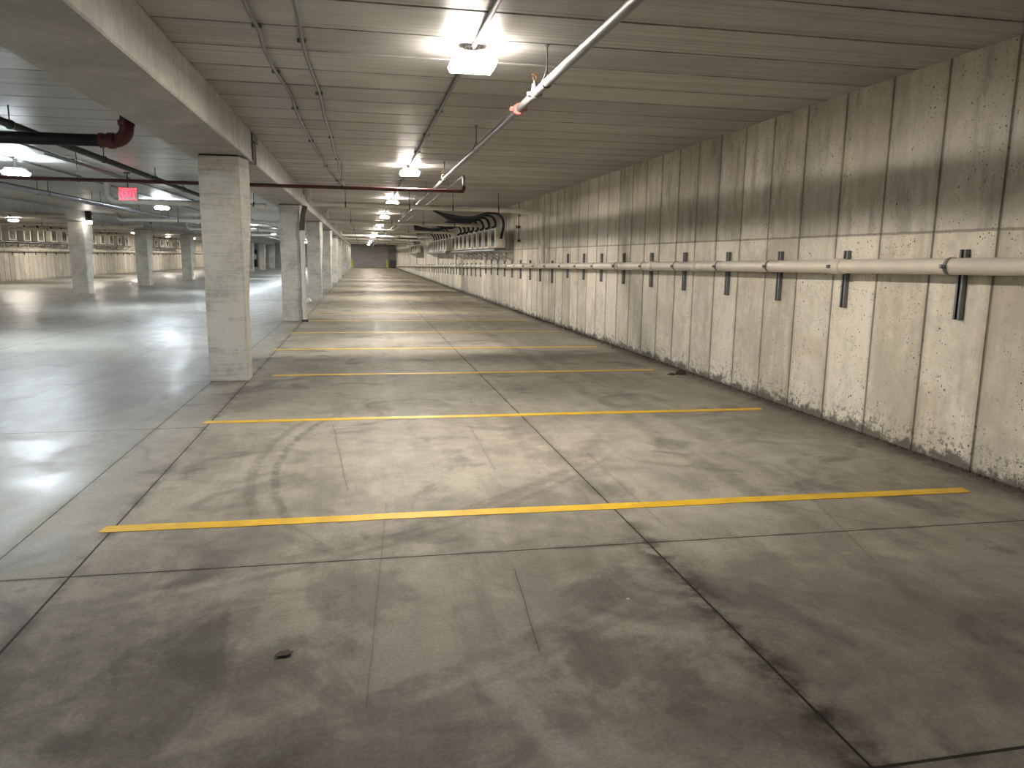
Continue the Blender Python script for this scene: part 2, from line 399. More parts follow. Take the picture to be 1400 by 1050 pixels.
M['pebble'] = simple('white_pebble', (.62, .62, .60), .7, 0, .1, 40)
M['exitbox'] = simple('exit_sign_housing', (.30, .31, .30), .5, 0, .05, 8)
M['blackmat'] = simple('black_matt', (.010, .010, .010), .7, 0, .1, 8)
M['cab'] = simple('dark_grey_box_paint', (.085, .085, .088), .55, 0, .15, 4)

def paint_mat():
    g = G('yellow_line_paint'); P, X, Y, Z = g.pos()
    n = g.noise(P, 5, 5, .6); w = g.noise(P, 40, 5, .7); big = g.noise(P, .8, 3)
    col = g.mix(g.ss(n, .35, .65), (.54, .325, .010), (.66, .415, .016))
    wear = g.mul(g.ss(w, .60, .70), g.ss(big, .40, .66)); col = g.mix(g.mul(wear, .55), col, (.30, .25, .13))
    g.bump(w, .15, .002); return g.fin(col, .5, 0, .4)
M['yellow'] = paint_mat()
M['bollard'] = simple('yellow_bollard_paint', (.85, .72, .06), .45, 0, .06, 5)
def door_mat():
    g = G('roller_door_steel'); P, X, Y, Z = g.pos(); n = g.noise(g.scale(P, (.4, 1, 2)), 2, 4)
    return g.fin(g.mix(g.ss(n, .3, .7), (.52, .48, .445), (.62, .58, .545)), .5, .1)
M['door'] = door_mat()

WARM, COOL = (1.0, .915, .80), (.82, .93, 1.0)
def lens_mat(name, c, s): return emit(name, c, s)
M['lens_w_side'] = emit('warm_lens_side', WARM, 13.0); M['lens_w_bot'] = emit('warm_lens_bottom', WARM, 25.0); M['lens_w_top'] = emit('warm_lens_top', WARM, 80.0)
M['lens_c_side'] = emit('cool_lens_side', COOL, 40.0); M['lens_c_bot'] = emit('cool_lens_bottom', COOL, 175.0); M['lens_c_top'] = emit('cool_lens_top', COOL, 170.0)
M['led_w'] = emit('warm_led_side', WARM, 2900.0); M['led_c'] = emit('cool_led_side', COOL, 1500.0)
M['led_w_bot'] = emit('warm_led_bottom', WARM, 750.0); M['led_c_bot'] = emit('cool_led_bottom', COOL, 2000.0)
M['exit_red'] = emit('exit_letters_red', (1.0, .012, .04), 2.2)

# ------------------------------------------------------------------ the setting
def grooved(axis_vals, width, depth):
    """profile list of (t, d) with narrow grooves at the given positions"""
    out = []
    for t, w, d in axis_vals: out += [(t-w, 0), (t-w*.5, d), (t+w*.5, d), (t+w, 0)]
    return out
def build_setting():
    # floor
    m = MB(); m.add([(XL-.3, Y0-.3, 0), (XR+.3, Y0-.3, 0), (XR+.3, Y1+.3, 0), (XL-.3, Y1+.3, 0),
                     (XL-.3, Y0-.3, -.25), (XR+.3, Y0-.3, -.25), (XR+.3, Y1+.3, -.25), (XL-.3, Y1+.3, -.25)],
                    [(0,1,2,3), (7,6,5,4), (0,4,5,1), (1,5,6,2), (2,6,7,3), (3,7,4,0)])
    struct(m.build('floor', M['floor']))
    # ceiling: planks across, tooled joints every 0.61 m
    ts = []; k = -23
    while 5.0+.61*k < Y1-.05:
        if 5.0+.61*k > Y0+.05: ts.append((5.0+.61*k, .016 if k % 2 == 0 else .009, .012 if k % 2 == 0 else .006))
        k += 1
    pr = [(Y0-.3, 0)] + grooved(ts, 0, 0) + [(Y1+.3, 0)]
    m = MB(); vs = []; fs = []
    for t, d in pr: vs += [(XL-.3, t, CEIL+d), (XR+.3, t, CEIL+d)]
    for i in range(len(pr)-1): fs.append((2*i, 2*i+2, 2*i+3, 2*i+1))
    m.add(vs, fs); m.box(XL-.3, Y0-.3, CEIL+.03, XR+.3, Y1+.3, CEIL+.3)
    struct(m.build('ceiling', M['ceil'], fix=False))
    # side walls with form-joint grooves
    for name, x, off, pitch, mat, sg in (('wall_right', XR, 4.62, .626, M['wall'], 1), ('wall_left', XL, 3.2, .61, M['wall_l'], -1)):
        ts = []; k = -40
        while off+pitch*k < Y1-.05:
            if off+pitch*k > Y0+.05: ts.append((off+pitch*k, .014, .007))
            k += 1
        pr = [(Y0-.3, 0)] + grooved(ts, 0, 0) + [(Y1+.3, 0)]
        m = MB(); vs = []; fs = []
        for t, d in pr: vs += [(x+sg*d, t, 0), (x+sg*d, t, CEIL)]
        for i in range(len(pr)-1): fs.append((2*i, 2*i+1, 2*i+3, 2*i+2) if sg > 0 else (2*i, 2*i+2, 2*i+3, 2*i+1))
        m.add(vs, fs); a, b = sorted((x+sg*.02, x+sg*.3)); m.box(a, Y0-.3, 0, b, Y1+.3, CEIL)
        struct(m.build(name, mat, fix=False))
    # end walls
    m = MB(); m.box(XL, Y1, 0, -1.5, Y1+.3, CEIL); m.box(3.5, Y1, 0, XR, Y1+.3, CEIL); m.box(-1.5, Y1, 2.86, 3.5, Y1+.3, CEIL)
    struct(m.build('wall_back', M['block']))
    m = MB(); m.box(XL, Y0-.3, 0, XR, Y0, CEIL); struct(m.build('wall_front', M['block']))
    # rolling door at the far end
    m = MB(); n = 38
    pf = []
    for i in range(n):
        z = 2.86*i/n; h = 2.86/n; pf += [(Y1+.06, z), (Y1+.035, z+h*.3), (Y1+.035, z+h*.7)]
    pf.append((Y1+.06, 2.86)); pf += [(Y1+.12, 2.86), (Y1+.12, 0)]
    m.prism(pf, 'x', -1.5, 3.5)
    d = struct(m.build('door_1', M['door'])); d['label'] = 'wide grey ribbed roller door in the far end wall'
    f = MB(); f.box(-1.62, Y1-.05, 0, -1.5, Y1+.10, 2.95); f.box(3.5, Y1-.05, 0, 3.62, Y1+.10, 2.95); f.box(-1.5, Y1-.05, 2.84, 3.5, Y1+.10, 2.95)
    struct(f.build('trim_1', M['steelgrey']))
    # dark doorway left of it with a pale notice plate
    m = MB(); m.box(-14.5, Y1-.06, 0, -13.6, Y1-.01, 2.25, bev=.01); d = struct(m.build('door_2', M['blackmat'])); d['label'] = 'narrow black door in the far end wall with a pale plate'
    m = MB(); m.box(-14.4, Y1-.085, .95, -13.7, Y1-.06, 1.65); m.build('door_plate', M['house'], d)
    m = MB(); m.tube([(-13.72, Y1-.11, .80), (-13.72, Y1-.11, .92)], .02, 8); m.box(-13.74, Y1-.11, .84, -13.70, Y1-.055, .88); m.build('door_handle', M['galv'], d)
build_setting()

# ------------------------------------------------------------------ columns and beams
def column_mesh(w, h, d0, d1, flare):
    """front face at y=0, x from -w/2 to w/2; right rear corner flares out near the top; lower right arris is worn/chamfered"""
    levels = [0, .03, .5, 1.0, 1.45, 1.62, 2.0, 2.45, h]
    vs = []
    for i, z in enumerate(levels):
        t = min(max((z-.9)/1.3, 0), 1); t = t*t*(3-2*t)
        fl = flare*t; dd = d0 + (d1-d0)*t; ch = .012 + (.010*math.sin(z*5.3) + .012)*(1 if .4 < z < 2.5 else .3)
        g = -.006 if i in (4,) else 0
        vs += [(-w/2-g, 0, z), (w/2-ch, 0, z), (w/2, ch, z), (w/2+fl, dd, z), (-w/2, dd, z)]
    m = MB(); fs = []
    for i in range(len(levels)-1):
        for k in range(5):
            k2 = (k+1) % 5; fs.append((5*i+k, 5*i+k2, 5*i+5+k2, 5*i+5+k))
    n = len(levels)-1; fs.append((4, 3, 2, 1, 0)); fs.append(tuple(5*n+k for k in range(5)))
    m.add(vs, fs); return m
COLT = 2.70
proto = None
for k, y in enumerate(COLY):
    lab = '%s square concrete column in the row along the parking stalls' % nth(k)
    if k == 0:
        proto = thing('concrete_column', lab, 'column', (-1.65, y, 0), 'columns along the parking stalls')
        column_mesh(.46, COLT, .30, .34, .07).build('shaft', M['column'], proto)
        b = MB(); b.box(-.22, .02, COLT, .22, .30, COLT+.02); b.build('bearing_pad', M['dark'], proto)
    else: dup(proto, (-1.65, y, 0), lab)
p2 = None
rowL = [31.1, 39.5, 48.9, 57.8, 66.6, 75.4, 84.2, 93.0]
for k, y in enumerate(rowL):
    lab = '%s concrete column in the far left row beyond the drive lane' % nth(k)
    if k == 0:
        p2 = thing('concrete_column', lab, 'column', (-10.55, y, 0), 'columns beyond the drive lane')
        column_mesh(.56, COLT, .60, .62, .10).build('shaft', M['column'], p2)
        b = MB(); b.box(-.26, .03, COLT, .26, .56, COLT+.02); b.build('bearing_pad', M['dark'], p2)
    else: dup(p2, (-10.55, y, 0), lab)

BZ = COLT+.02
def beam(name_lab, x0, x1, ya, yb, grp, nib=True, groove=None):
    t = thing('concrete_beam', name_lab, 'beam', ((x0+x1)/2, ya, BZ), grp)
    w = (x1-x0)/2; L = yb-ya; H = CEIL-BZ-.002
    m = MB(); pts = [(-w+.012, 0), (w-.012, 0), (w, .012), (w, H), (-w, H), (-w, .012)]
    if groove:
        a = groove-ya
        m.prism(pts, 'y', 0, a-.012); m.prism([(p[0]*.985, max(p[1], .006)) for p in pts], 'y', a-.012, a+.012); m.prism(pts, 'y', a+.012, L)
    else: m.prism(pts, 'y', 0, L)
    m.build('beam_body', M['beam'], t)
    if nib:
        n = MB(); n.box(-w+.10, -.40, .09, w-.10, 0, H); n.build('end_nib', M['beam'], t)
        q = MB(); q.box(w-.09, -.38, .02, w-.03, -.02, .055); q.box(w-.09, -.10, .055, w-.03, -.03, H-.08); q.box(w-.09, -.40, H-.10, w+.012, .10, H-.02)
        q.build('steel_bracket', M['dark'], t)
    return t
XB0, XB1 = -2.03, -1.345
beam('nearest concrete beam crossing the top left corner to the first column', XB0, XB1, -8.9, 10.20, 'beams above the column row by the stalls', False, 8.85)
for k in range(1, 11):
    a = COLY[k-1]+(1.05 if k == 1 else .72); b = COLY[k]+.60 if k < 10 else COLY[k]+.5
    beam('%s concrete beam on the column row along the stalls' % nth(k), XB0, XB1, a, b, 'beams above the column row by the stalls', True)
rows = [22.5] + rowL
for k in range(len(rows)-1):
    beam('%s concrete beam on the far left column row' % nth(k), -10.9, -10.2, rows[k]+.72 if k else 14.0, rows[k+1]+.60, 'beams beyond the drive lane', k > 0)

# ------------------------------------------------------------------ painted stripes
for k in range(35):
    y = 4.30+2.79*k
    if y > 101: break
    xl = -1.47 if k != 2 else -1.17; xr = 4.08 + .05*math.sin(k*2.1)
    j = .012*math.sin(k*1.7)
    m = MB(); n = 24; vs = []
    for i in range(n+1):
        x = xl+(xr-xl)*i/n; yy = y + .075 - .030*(x+1.45) + j + .004*math.sin(x*3+k)
        vs += [(x-.02, yy-.052+.003*math.sin(x*11+k), .001), (x, yy+.052+.003*math.sin(x*9+k*2), .001), (x-.02, yy-.052+.003*math.sin(x*11+k), .003), (x, yy+.052+.003*math.sin(x*9+k*2), .003)]
    fs = []
    for i in range(n):
        a = 4*i; b = a+4; fs += [(a+2, b+2, b+3, a+3), (a, b, b+2, a+2), (a+1, a+3, b+3, b+1), (a, a+1, b+1, b)]
    fs += [(0, 2, 3, 1), (4*n, 4*n+1, 4*n+3, 4*n+2)]
    m.add(vs, fs); tag(m.build('parking_stripe', M['yellow']), '%s yellow parking stripe painted across the floor of the right bay' % nth(k), 'parking line', 'yellow parking stripes')

# ------------------------------------------------------------------ ceiling lights
def light_proto(mats, label, group, drop=0.0):
    """local origin on the ceiling"""
    t = thing('ceiling_light', label, 'ceiling light', (0, 0, 0), group)
    m = MB(); m.box(-.055, -.055, -.025, .055, .055, 0, bev=.006); m.tube([(0, 0, -.025), (0, 0, -.055-drop)], .022, 12); m.build('stem', M['house'], t)
    m = MB()
    m.add([(x, y, z-drop) for x, y, z in ((-.150, -.118, -.106), (.150, -.118, -.106), (.150, .118, -.106), (-.150, .118, -.106), (-.125, -.095, -.052), (.125, -.095, -.052), (.125, .095, -.052), (-.125, .095, -.052))],
          [(0, 1, 2, 3), (4, 5, 6, 7), (0, 1, 5, 4), (1, 2, 6, 5), (2, 3, 7, 6), (3, 0, 4, 7)]); m.build('housing', M['house'], t)
    m = MB(); a, b, c, d = .165, .14, .125, .10    # lens: wide rim then tapering to the bottom
    z0, z1, z2 = -.108-drop, -.167-drop, -.1444-drop
    vs = []
    for (x, y, z) in ((a-.006, b-.006, z0), (a+.004, b+.004, z0-.020), (a-.012, b-.012, z1), (c, d, z2)):
        vs += [(-x, -y, z), (x, -y, z), (x, y, z), (-x, y, z)]
    fs = []; mi = []
    for lv in range(3):
        for k in range(4): m.add([vs[4*lv+k], vs[4*lv+(k+1) % 4], vs[4*lv+4+(k+1) % 4], vs[4*lv+4+k]], [(0, 1, 2, 3)], False, 2 if lv == 0 else (0 if lv == 1 else 1))
    m.add(vs[12:16], [(3, 2, 1, 0)], False, 1); m.add(vs[0:4], [(0, 1, 2, 3)], False, 2)
    m.build('lens', mats[:3], t)
    m = MB(); a, b = .055, .032
    m.add([*[(x, y, -.1455-drop) for x, y in ((-a, -a), (a, -a), (a, a), (-a, a))], *[(x, y, -.170-drop) for x, y in ((-b, -b), (b, -b), (b, b), (-b, b))]],
          [(0, 1, 2, 3), (0, 4, 5, 1), (1, 5, 6, 2), (2, 6, 7, 3), (3, 7, 4, 0)])
    m.add([(x, y, -.170-drop) for x, y in ((-b, -b), (b, -b), (b, b), (-b, b))], [(0, 3, 2, 1)], False, 1); m.build('led_module', mats[3:5], t)
    return t
wl = [M['lens_w_side'], M['lens_w_bot'], M['lens_w_top'], M['led_w'], M['led_w_bot']]; cl = [M['lens_c_side'], M['lens_c_bot'], M['lens_c_top'], M['led_c'], M['led_c_bot']]
LW = None
vis = [y for y in LIGHT_R if y > 2]
for y in LIGHT_R:
    lab = ('%s lit ceiling lamp in the row over the parking stalls' % nth(vis.index(y))) if y > 2 else 'lit ceiling lamp over the parking stalls behind the viewer'
    if LW is None: LW = light_proto(wl, lab, 'lamps over the parking stalls'); LW.location = (.84, y, CEIL)
    else: dup(LW, (.84, y, CEIL), lab)
LC = None; vis = [y for y in LIGHT_M if y > 12]
for y in LIGHT_M:
    lab = ('%s cool white ceiling lamp over the drive lane on the left' % nth(vis.index(y))) if y > 12 else 'cool white ceiling lamp over the drive lane outside the view'
    if LC is None: LC = light_proto(cl, lab, 'lamps over the drive lane', .12); LC.location = (-5.62, y, CEIL)
    else: dup(LC, (-5.62, y, CEIL), lab)
for k, y in enumerate(LIGHT_L):
    dup(LW, (-15.6, y, CEIL), '%s ceiling lamp beyond the far left column row' % nth(k))['group'] = 'lamps beyond the far left columns'

# ------------------------------------------------------------------ overhead pipes over the stalls
def arc(c, r, a0, a1, plane, n=8):
    """points of an arc; plane gives two unit vectors"""
    u, v = Vector(plane[0]), Vector(plane[1])
    return [Vector(c) + (u*math.cos(a0+(a1-a0)*i/n) + v*math.sin(a0+(a1-a0)*i/n))*r for i in range(n+1)]

t = thing('lighting_conduit', 'straight steel conduit along the ceiling linking the lamps over the stalls', 'conduit', (.84, 0, CEIL-.022))
m = MB(); m.tube([(0, Y0+.1, 0), (0, Y1-2, 0)], .018, 10); m.build('pipe', M['galv'], t)
for y in (2.2, 3.7, 8.3, 9.9, 11.5, 15.8, 18.0, 23.0):
    c = MB(); c.box(-.045, y-.012, .0, .045, y+.012, .021); c.tube([(0, y-.02, 0), (0, y+.02, 0)], .021, 10); c.build('conduit_clip', M['galv'], t)

def sprinkler():
    X, Z = 1.37, 2.83
    t = thing('sprinkler_pipe', 'long galvanised sprinkler pipe hung under the ceiling above the stalls', 'pipe', (X, 0, Z))
    m = MB(); m.tube([(0, Y0+.2, 0), (0, 6.60, 0)], .032, 16); m.tube([(0, 6.68, 0), (0, 100, 0)], .030, 16); m.build('pipe', M['galv'], t)
    # grooved coupling
    for y in (6.64, 19.2, 31.8):
        c = MB(); c.tube([(0, y-.035, 0), (0, y-.025, 0), (0, y+.025, 0), (0, y+.035, 0)], [.042, .050, .050, .042], 16)
        c.box(-.075, y-.022, -.018, -.042, y+.022, .018, bev=.004); c.box(.042, y-.022, -.018, .075, y+.022, .018, bev=.004)
        c.tube([(-.062, y-.04, 0), (-.062, y+.04, 0)], .008, 8); c.tube([(.062, y-.04, 0), (.062, y+.04, 0)], .008, 8)
        c.build('red_coupling', M['redcoup'], t)
    # upright sprinkler heads on a clamped tee
    for y in (6.02, 12.9, 19.9):
        c = MB(); c.tube([(0, y-.045, 0), (0, y+.045, 0)], .038, 16); c.tube([(0, y, .03), (0, y, .075)], .026, 12)
        c.box(-.058, y-.02, -.015, -.034, y+.02, .015); c.box(.034, y-.02, -.015, .058, y+.02, .015)
        h = c.build('sprinkler_tee', M['galv'], t)
        s = MB(); s.tube([(0, y, .075), (0, y, .10)], .013, 10)
        s.tube([(0, y-.002, .10), (.014, y, .112), (.016, y, .13), (0, y, .148)], .004, 6); s.tube([(0, y+.002, .10), (-.014, y, .112), (-.016, y, .13), (0, y, .148)], .004, 6)
        s.tube([(0, y, .146), (0, y, .151)], [.026, .024], 12); s.build('sprinkler_head', M['brass'], h)
    for y in (1.9, 5.62, 9.12, 12.65, 16.2, 19.7, 23.2, 26.7, 30.2):
        c = MB(); c.tube([(0, y, .09), (0, y, CEIL-Z)], .006, 8); c.tube([(0, y-.001, CEIL-Z-.015), (0, y, CEIL-Z)], .018, 8)
        ring = [Vector((math.sin(a)*.036, y, math.cos(a)*.036)) for a in [2*PI*i/16 for i in range(17)]]
        c.tube(ring, .005, 6, False); c.tube([(-.02, y, .032), (0, y, .09)], .006, 6); c.tube([(.02, y, .032), (0, y, .09)], .006, 6)
        c.build('hanger', M['galv'], t)
sprinkler()

t = thing('sprinkler_pipe', 'second thinner silver sprinkler pipe running away beside the long one', 'pipe', (1.75, 13.1, 2.93))
m = MB(); m.tube([(0, .06, 0), (0, 60, 0)], .022, 12); m.build('pipe', M['galv'], t)
m = MB(); m.tube([(0, 0, -.166)] + [Vector((0, .06-.06*math.cos(a), -.06+.06*math.sin(a))) for a in [PI/2*i/6 for i in range(7)]], .028, 12); m.build('elbow', M['galv'], t)
for y in (2.4, 6.0, 9.6, 13.2):
    c = MB(); c.tube([(0, y, .02), (0, y, CEIL-2.93)], .005, 6); c.tube([(0, y-.01, 0), (0, y+.01, 0)], .027, 12); c.build('hanger', M['galv'], t)

t = thing('fire_pipe', 'thin dark red pipe crossing under the beam from lane to stalls', 'pipe', (0, 13.1, 2.672))
m = MB(); m.tube([(-9.5, 0, .02), (1.75, 0, 0)], .030, 14); m.build('pipe', M['red'], t)
m = MB(); m.tube([(1.68, 0, 0)] + [Vector((1.69+.06*math.sin(a), 0, .06-.06*math.cos(a))) for a in [PI/2*i/6 for i in range(7)]] + [(1.75, 0, .09)], .036, 12); m.build('elbow', M['red'], t)
for x in (-7.2, -4.35, -.3):
    c = MB(); c.tube([(x, 0, .02), (x, 0, CEIL-2.672)], .006, 6); c.tube([(x-.012, 0, .01), (x+.012, 0, .01)], .038, 12); c.build('hanger', M['dark'], t)

# flexible conduits crawling over the ceiling
for pts, lab in (([(-.68, 1.0), (-.665, 3.0), (-.674, 5.1), (-.66, 5.6), (-.68, 6.1), (-.675, 6.9), (-.645, 7.7), (-.655, 8.5), (-.655, 9.4), (-.64, 10.8), (-.60, 12.4), (-.58, 13.7), (-.53, 15.0), (-.475, 16.2), (-.40, 17.3)],
                  'left wavy grey flexible conduit clipped along the ceiling by the beam'),
                 ([(-.33, 1.0), (-.36, 3.0), (-.371, 5.1), (-.388, 5.9), (-.38, 6.8), (-.365, 7.7), (-.375, 8.8), (-.36, 10.4), (-.375, 11.5), (-.35, 12.7), (-.37, 14.0), (-.355, 16.0), (-.35, 17.3)],
                  'right wavy grey flexible conduit clipped along the ceiling by the beam')):
    t = thing('flexible_conduit', lab, 'conduit', (0, 0, CEIL-.02), 'flexible conduits on the ceiling')
    P3 = []
    for i in range(len(pts)-1):      # Catmull-Rom
        p0, p1, p2_, p3 = pts[max(i-1, 0)], pts[i], pts[i+1], pts[min(i+2, len(pts)-1)]
        for q in range(8):
            u = q/8; f = lambda a, b, c, d: .5*((2*b)+(-a+c)*u+(2*a-5*b+4*c-d)*u*u+(-a+3*b-3*c+d)*u**3)
            y = f(p0[1], p1[1], p2_[1], p3[1]); P3.append((f(p0[0], p1[0], p2_[0], p3[0]), y, -.012-.012*math.sin(y*2.3)))
    m = MB(); m.tube(P3, .013, 8); m.build('hose', M['strut'], t)
    for (x, y) in pts[3::2]:
        c = MB(); c.box(x-.04, y-.014, -.012, x+.028, y+.014, .018, bev=.004); c.build('conduit_clip', M['galv'], t)

# ------------------------------------------------------------------ white cross pipes with wall risers
def elbow_pts(c, a, b, r, n=8):
    """quarter bend at corner c from direction a (incoming, pointing to c) to direction b (leaving)"""
    c, a, b = Vector(c), Vector(a), Vector(b); o = c - a*r + b*r
    return [o + (-b*math.cos(PI/2*i/n) + a*math.sin(PI/2*i/n))*r for i in range(n+1)]
def pipe_z(y): return 1.53 - .0127*(y-4.26)          # centre height of the wall drain pipe
def cross_pipe(y, first, k, z=2.70):
    lab = '%s cream drain pipe crossing the bay ceiling and dropping down the right wall' % nth(k)
    t = thing('cross_drain_pipe', lab, 'pipe', (0, y, z), 'cream cross pipes over the stalls')
    xl, xr, r = -1.17, 4.36, .058
    m = MB(); m.tube([(xl+.14, 0, 0.03), (xr-.14, 0, -.03)], r, 16); m.build('pipe_run', M['pvc2'], t)
    m = MB(); m.tube([(xl, 0, CEIL-z-.0)] + elbow_pts((xl, 0, .03), (0, 0, -1), (1, 0, 0), .14), r+.006, 16); m.tube([(xl+.13, 0, .03), (xl+.20, 0, .03)], r+.012, 16); m.build('elbow', M['pvc2'], t)
    m = MB(); m.tube(elbow_pts((xr, 0, -.03), (1, 0, 0), (0, 0, -1), .14), r+.006, 16); m.tube([(xr, 0, -.17), (xr, 0, -.25)], r+.012, 16); m.tube([(xr-.22, 0, -.03), (xr-.13, 0, -.03)], r+.012, 16); m.build('elbow', M['pvc2'], t)
    zb = pipe_z(y)-z
    m = MB(); m.tube([(xr, 0, -.20), (xr, 0, zb+.40), (xr-.01, -.06, zb+.18), (xr-.01, -.10, zb+.04)], r, 16); m.build('riser', M['pvc2'], t)
    if first:
      m = MB(); m.tube([(xr, 0, -.74), (xr, 0, -.92)], r+.012, 16); m.tube([(xr-.02, 0, -.86), (xr-.13, -.02, -.78)], .045, 14); m.tube([(xr-.125, -.02, -.784), (xr-.155, -.025, -.762)], .052, 14)
      m.tube([(xr, 0, -.98), (xr, 0, -1.03)], r+.010, 16); m.build('cleanout', M['pvc2'], t)
    for x in (-.35, 1.05 if k else 1.12, 2.15, 3.25):
        c = MB(); c.tube([(x, 0, .05), (x, 0, CEIL-z)], .006, 6); zz = .03-.06*(x-xl)/(xr-xl)
        c.tube([(x-.014, 0, zz), (x+.014, 0, zz)], r+.007, 16); c.build('hanger', M['dark'], t)
for k in range(7): cross_pipe(18.02+8.78*k, k == 0, k)

def left_cross(y, k, xl, z=2.645):
    t = thing('cross_drain_pipe', ['cream drain pipe elbowing from the lane ceiling toward the first column', 'second cream drain pipe hung across the lane behind the red sign', 'third cream drain pipe across the lane ceiling farther back',
              'fourth cream drain pipe across the lane ceiling deep in the garage'][k], 'pipe', (0, y, z), 'cream cross pipes over the drive lane')
    r = .060; xr = -2.10
    m = MB(); m.tube([(xl+.14, 0, 0.02), (xr, 0, -.02)], r, 14); m.build('pipe_run', M['pvc2'], t)
    m = MB(); m.tube([(xl, 0, CEIL-z)] + elbow_pts((xl, 0, .02), (0, 0, -1), (1, 0, 0), .16), r+.008, 14); m.tube([(xl+.15, 0, .02), (xl+.24, 0, .02)], r+.014, 14); m.build('elbow', M['pvc2'], t)
    for x in (xl+1.9, xl+3.0):
        c = MB(); c.tube([(x, 0, .05), (x, 0, CEIL-z)], .006, 6); c.tube([(x-.014, 0, 0), (x+.014, 0, 0)], r+.008, 14); c.build('hanger', M['dark'], t)
for k, (y, x) in enumerate(((17.8, -5.35), (27.0, -7.9), (35.8, -7.6), (44.6, -8.0))): left_cross(y, k, x)

# downpipe beside the second column
def downpipe(y, lab):
    t = thing('downpipe', lab, 'pipe', (-1.36, y, 0))
    m = MB(); m.tube([(0, 0, .02), (0, 0, 1.98)], .055, 16); m.build('pipe', M['pvc2'], t)
    m = MB(); m.tube([(0, 0, 1.93), (0, 0, 2.12)], .066, 16); m.tube([(0, 0, 2.04), (0, 0, 2.07)], .070, 16); m.build('coupling', M['pvc2'], t)
    m = MB(); m.tube([(0, 0, 2.10), (.03, 0, 2.45), (.09, 0, 2.68)], .060, 16); m.build('dark_upper_bend', M['darkpipe'], t)  # upper length coloured much darker than the pipe below it
    m = MB(); m.tube([(0, 0, .30), (0, 0, .56)], .068, 16); m.tube([(0, 0, .42), (.11, -.03, .50)], .048, 14); m.tube([(.10, -.028, .49), (.135, -.036, .52)], .056, 14); m.build('cleanout', M['pvc2'], t)
    m = MB(); m.tube([(0, 0, .0), (0, 0, .05)], .075, 16); m.build('floor_collar', M['dark'], t)
downpipe(18.15+.05, 'cream downpipe standing in front of the second column with dark upper bend')

# ------------------------------------------------------------------ wall drain pipe and its strut brackets
PXC = 4.33
def wall_pipe(name, lab, px, ya, yb, zf, mat, couplings, r=.062):
    t = thing(name, lab, 'pipe', (0, 0, 0))
    m = MB(); n = 40; m.tube([(px, ya+(yb-ya)*i/n, zf(ya+(yb-ya)*i/n)) for i in range(n+1)], r, 20); m.build('pipe', mat, t)
    for y, w in couplings:
        c = MB(); c.tube([(px, y-w, zf(y-w)), (px, y-w+.004, zf(y-w)), (px, y+w-.004, zf(y+w)), (px, y+w, zf(y+w))], [r+.004, r+.010, r+.010, r+.004], 20); c.build('coupling', mat, t)
wall_pipe('wall_drain_pipe', 'long cream drain pipe strapped along the right wall at eye height', PXC, -6.0, 100.0, pipe_z, M['pvc'], [(3.2, .07), (6.22, .075), (9.2, .07), (10.75, .07), (12.2, .07), (15.3, .07), (18.3, .11), (21.4, .07), (24.4, .07), (27.2, .11), (33.0, .07), (36.0, .11), (44.8, .11)])

def strut_bracket(label, y, zlo, zhi, first=[None]):
    """C-channel on the wall with a pipe strap; origin at pipe centre height on the wall face"""
    zc = pipe_z(y)
    if first[0] is None:
        t = thing('pipe_bracket', label, 'bracket', (XR, y, zc), 'strut brackets on the right wall')
        m = MB(); a, b = -.41, .12     # channel, slot to the room
        m.prism([(-.041, -.031), (-.041, -.012), (-.036, -.012), (-.036, -.026), (0, -.026), (0, -.031)], 'z', a, b)
        m.prism([(-.041, .031), (-.041, .012), (-.036, .012), (-.036, .026), (0, .026), (0, .031)], 'z', a, b)
        m.box(-.005, -.031, a, -.001, .031, b); m.build('strut_channel', M['strut'], t)
        px = PXC-XR; r = .066
        s = MB(); pts = []
        for i in range(21):
            an = PI*.02+PI*2*i/20*.98; pts.append((px+math.cos(an)*r, -.03, math.sin(an)*r))
        vs = []
        for p in pts: vs += [(p[0], -.045, p[2]), (p[0], -.015, p[2]), (px+(p[0]-px)*1.05, -.045, p[2]*1.05), (px+(p[0]-px)*1.05, -.015, p[2]*1.05)]
        fs = []
        for i in range(20):
            q = 4*i; n = q+4; fs += [(q+2, q+3, n+3, n+2), (q, n, n+1, q+1), (q, q+2, n+2, n), (q+1, n+1, n+3, q+3)]
        s.add(vs, fs); s.box(-.08, -.045, .052, -.034, -.015, .06); s.box(-.08, -.045, -.06, -.034, -.015, -.052); s.build('pipe_strap', M['galv'], t)
        b = MB(); b.box(px-r-.035, -.044, -.016, px-r+.004, -.016, .016, bev=.003); b.tube([(px-r-.018, -.055, 0), (px-r-.018, -.005, 0)], .007, 8); b.build('strap_bolt', M['galv'], t)
        first[0] = t; return t
    return dup(first[0], (XR, y, zc), label)
ys = [3.55, 4.885, 6.28, 7.42, 8.60, 9.88, 11.12, 12.39, 13.63, 14.79, 16.02, 17.40, 18.62, 19.80, 21.05]
while len(ys) < 50: ys.append(ys[-1]+1.24)
for k, y in enumerate(ys):
    lab = ('%s dark steel strut bracket holding the cream pipe on the right wall' % nth(k-1)) if k else 'dark steel strut bracket on the right wall just outside the right edge'
    q = strut_bracket(lab, y, 0, 0)
    for ch in kids(q):
        if ch.name.startswith('strut_channel'): ch.location.z = (1.53-pipe_z(y)) if y < 17 else ((1.37-pipe_z(y)) if y < 28 else 0)

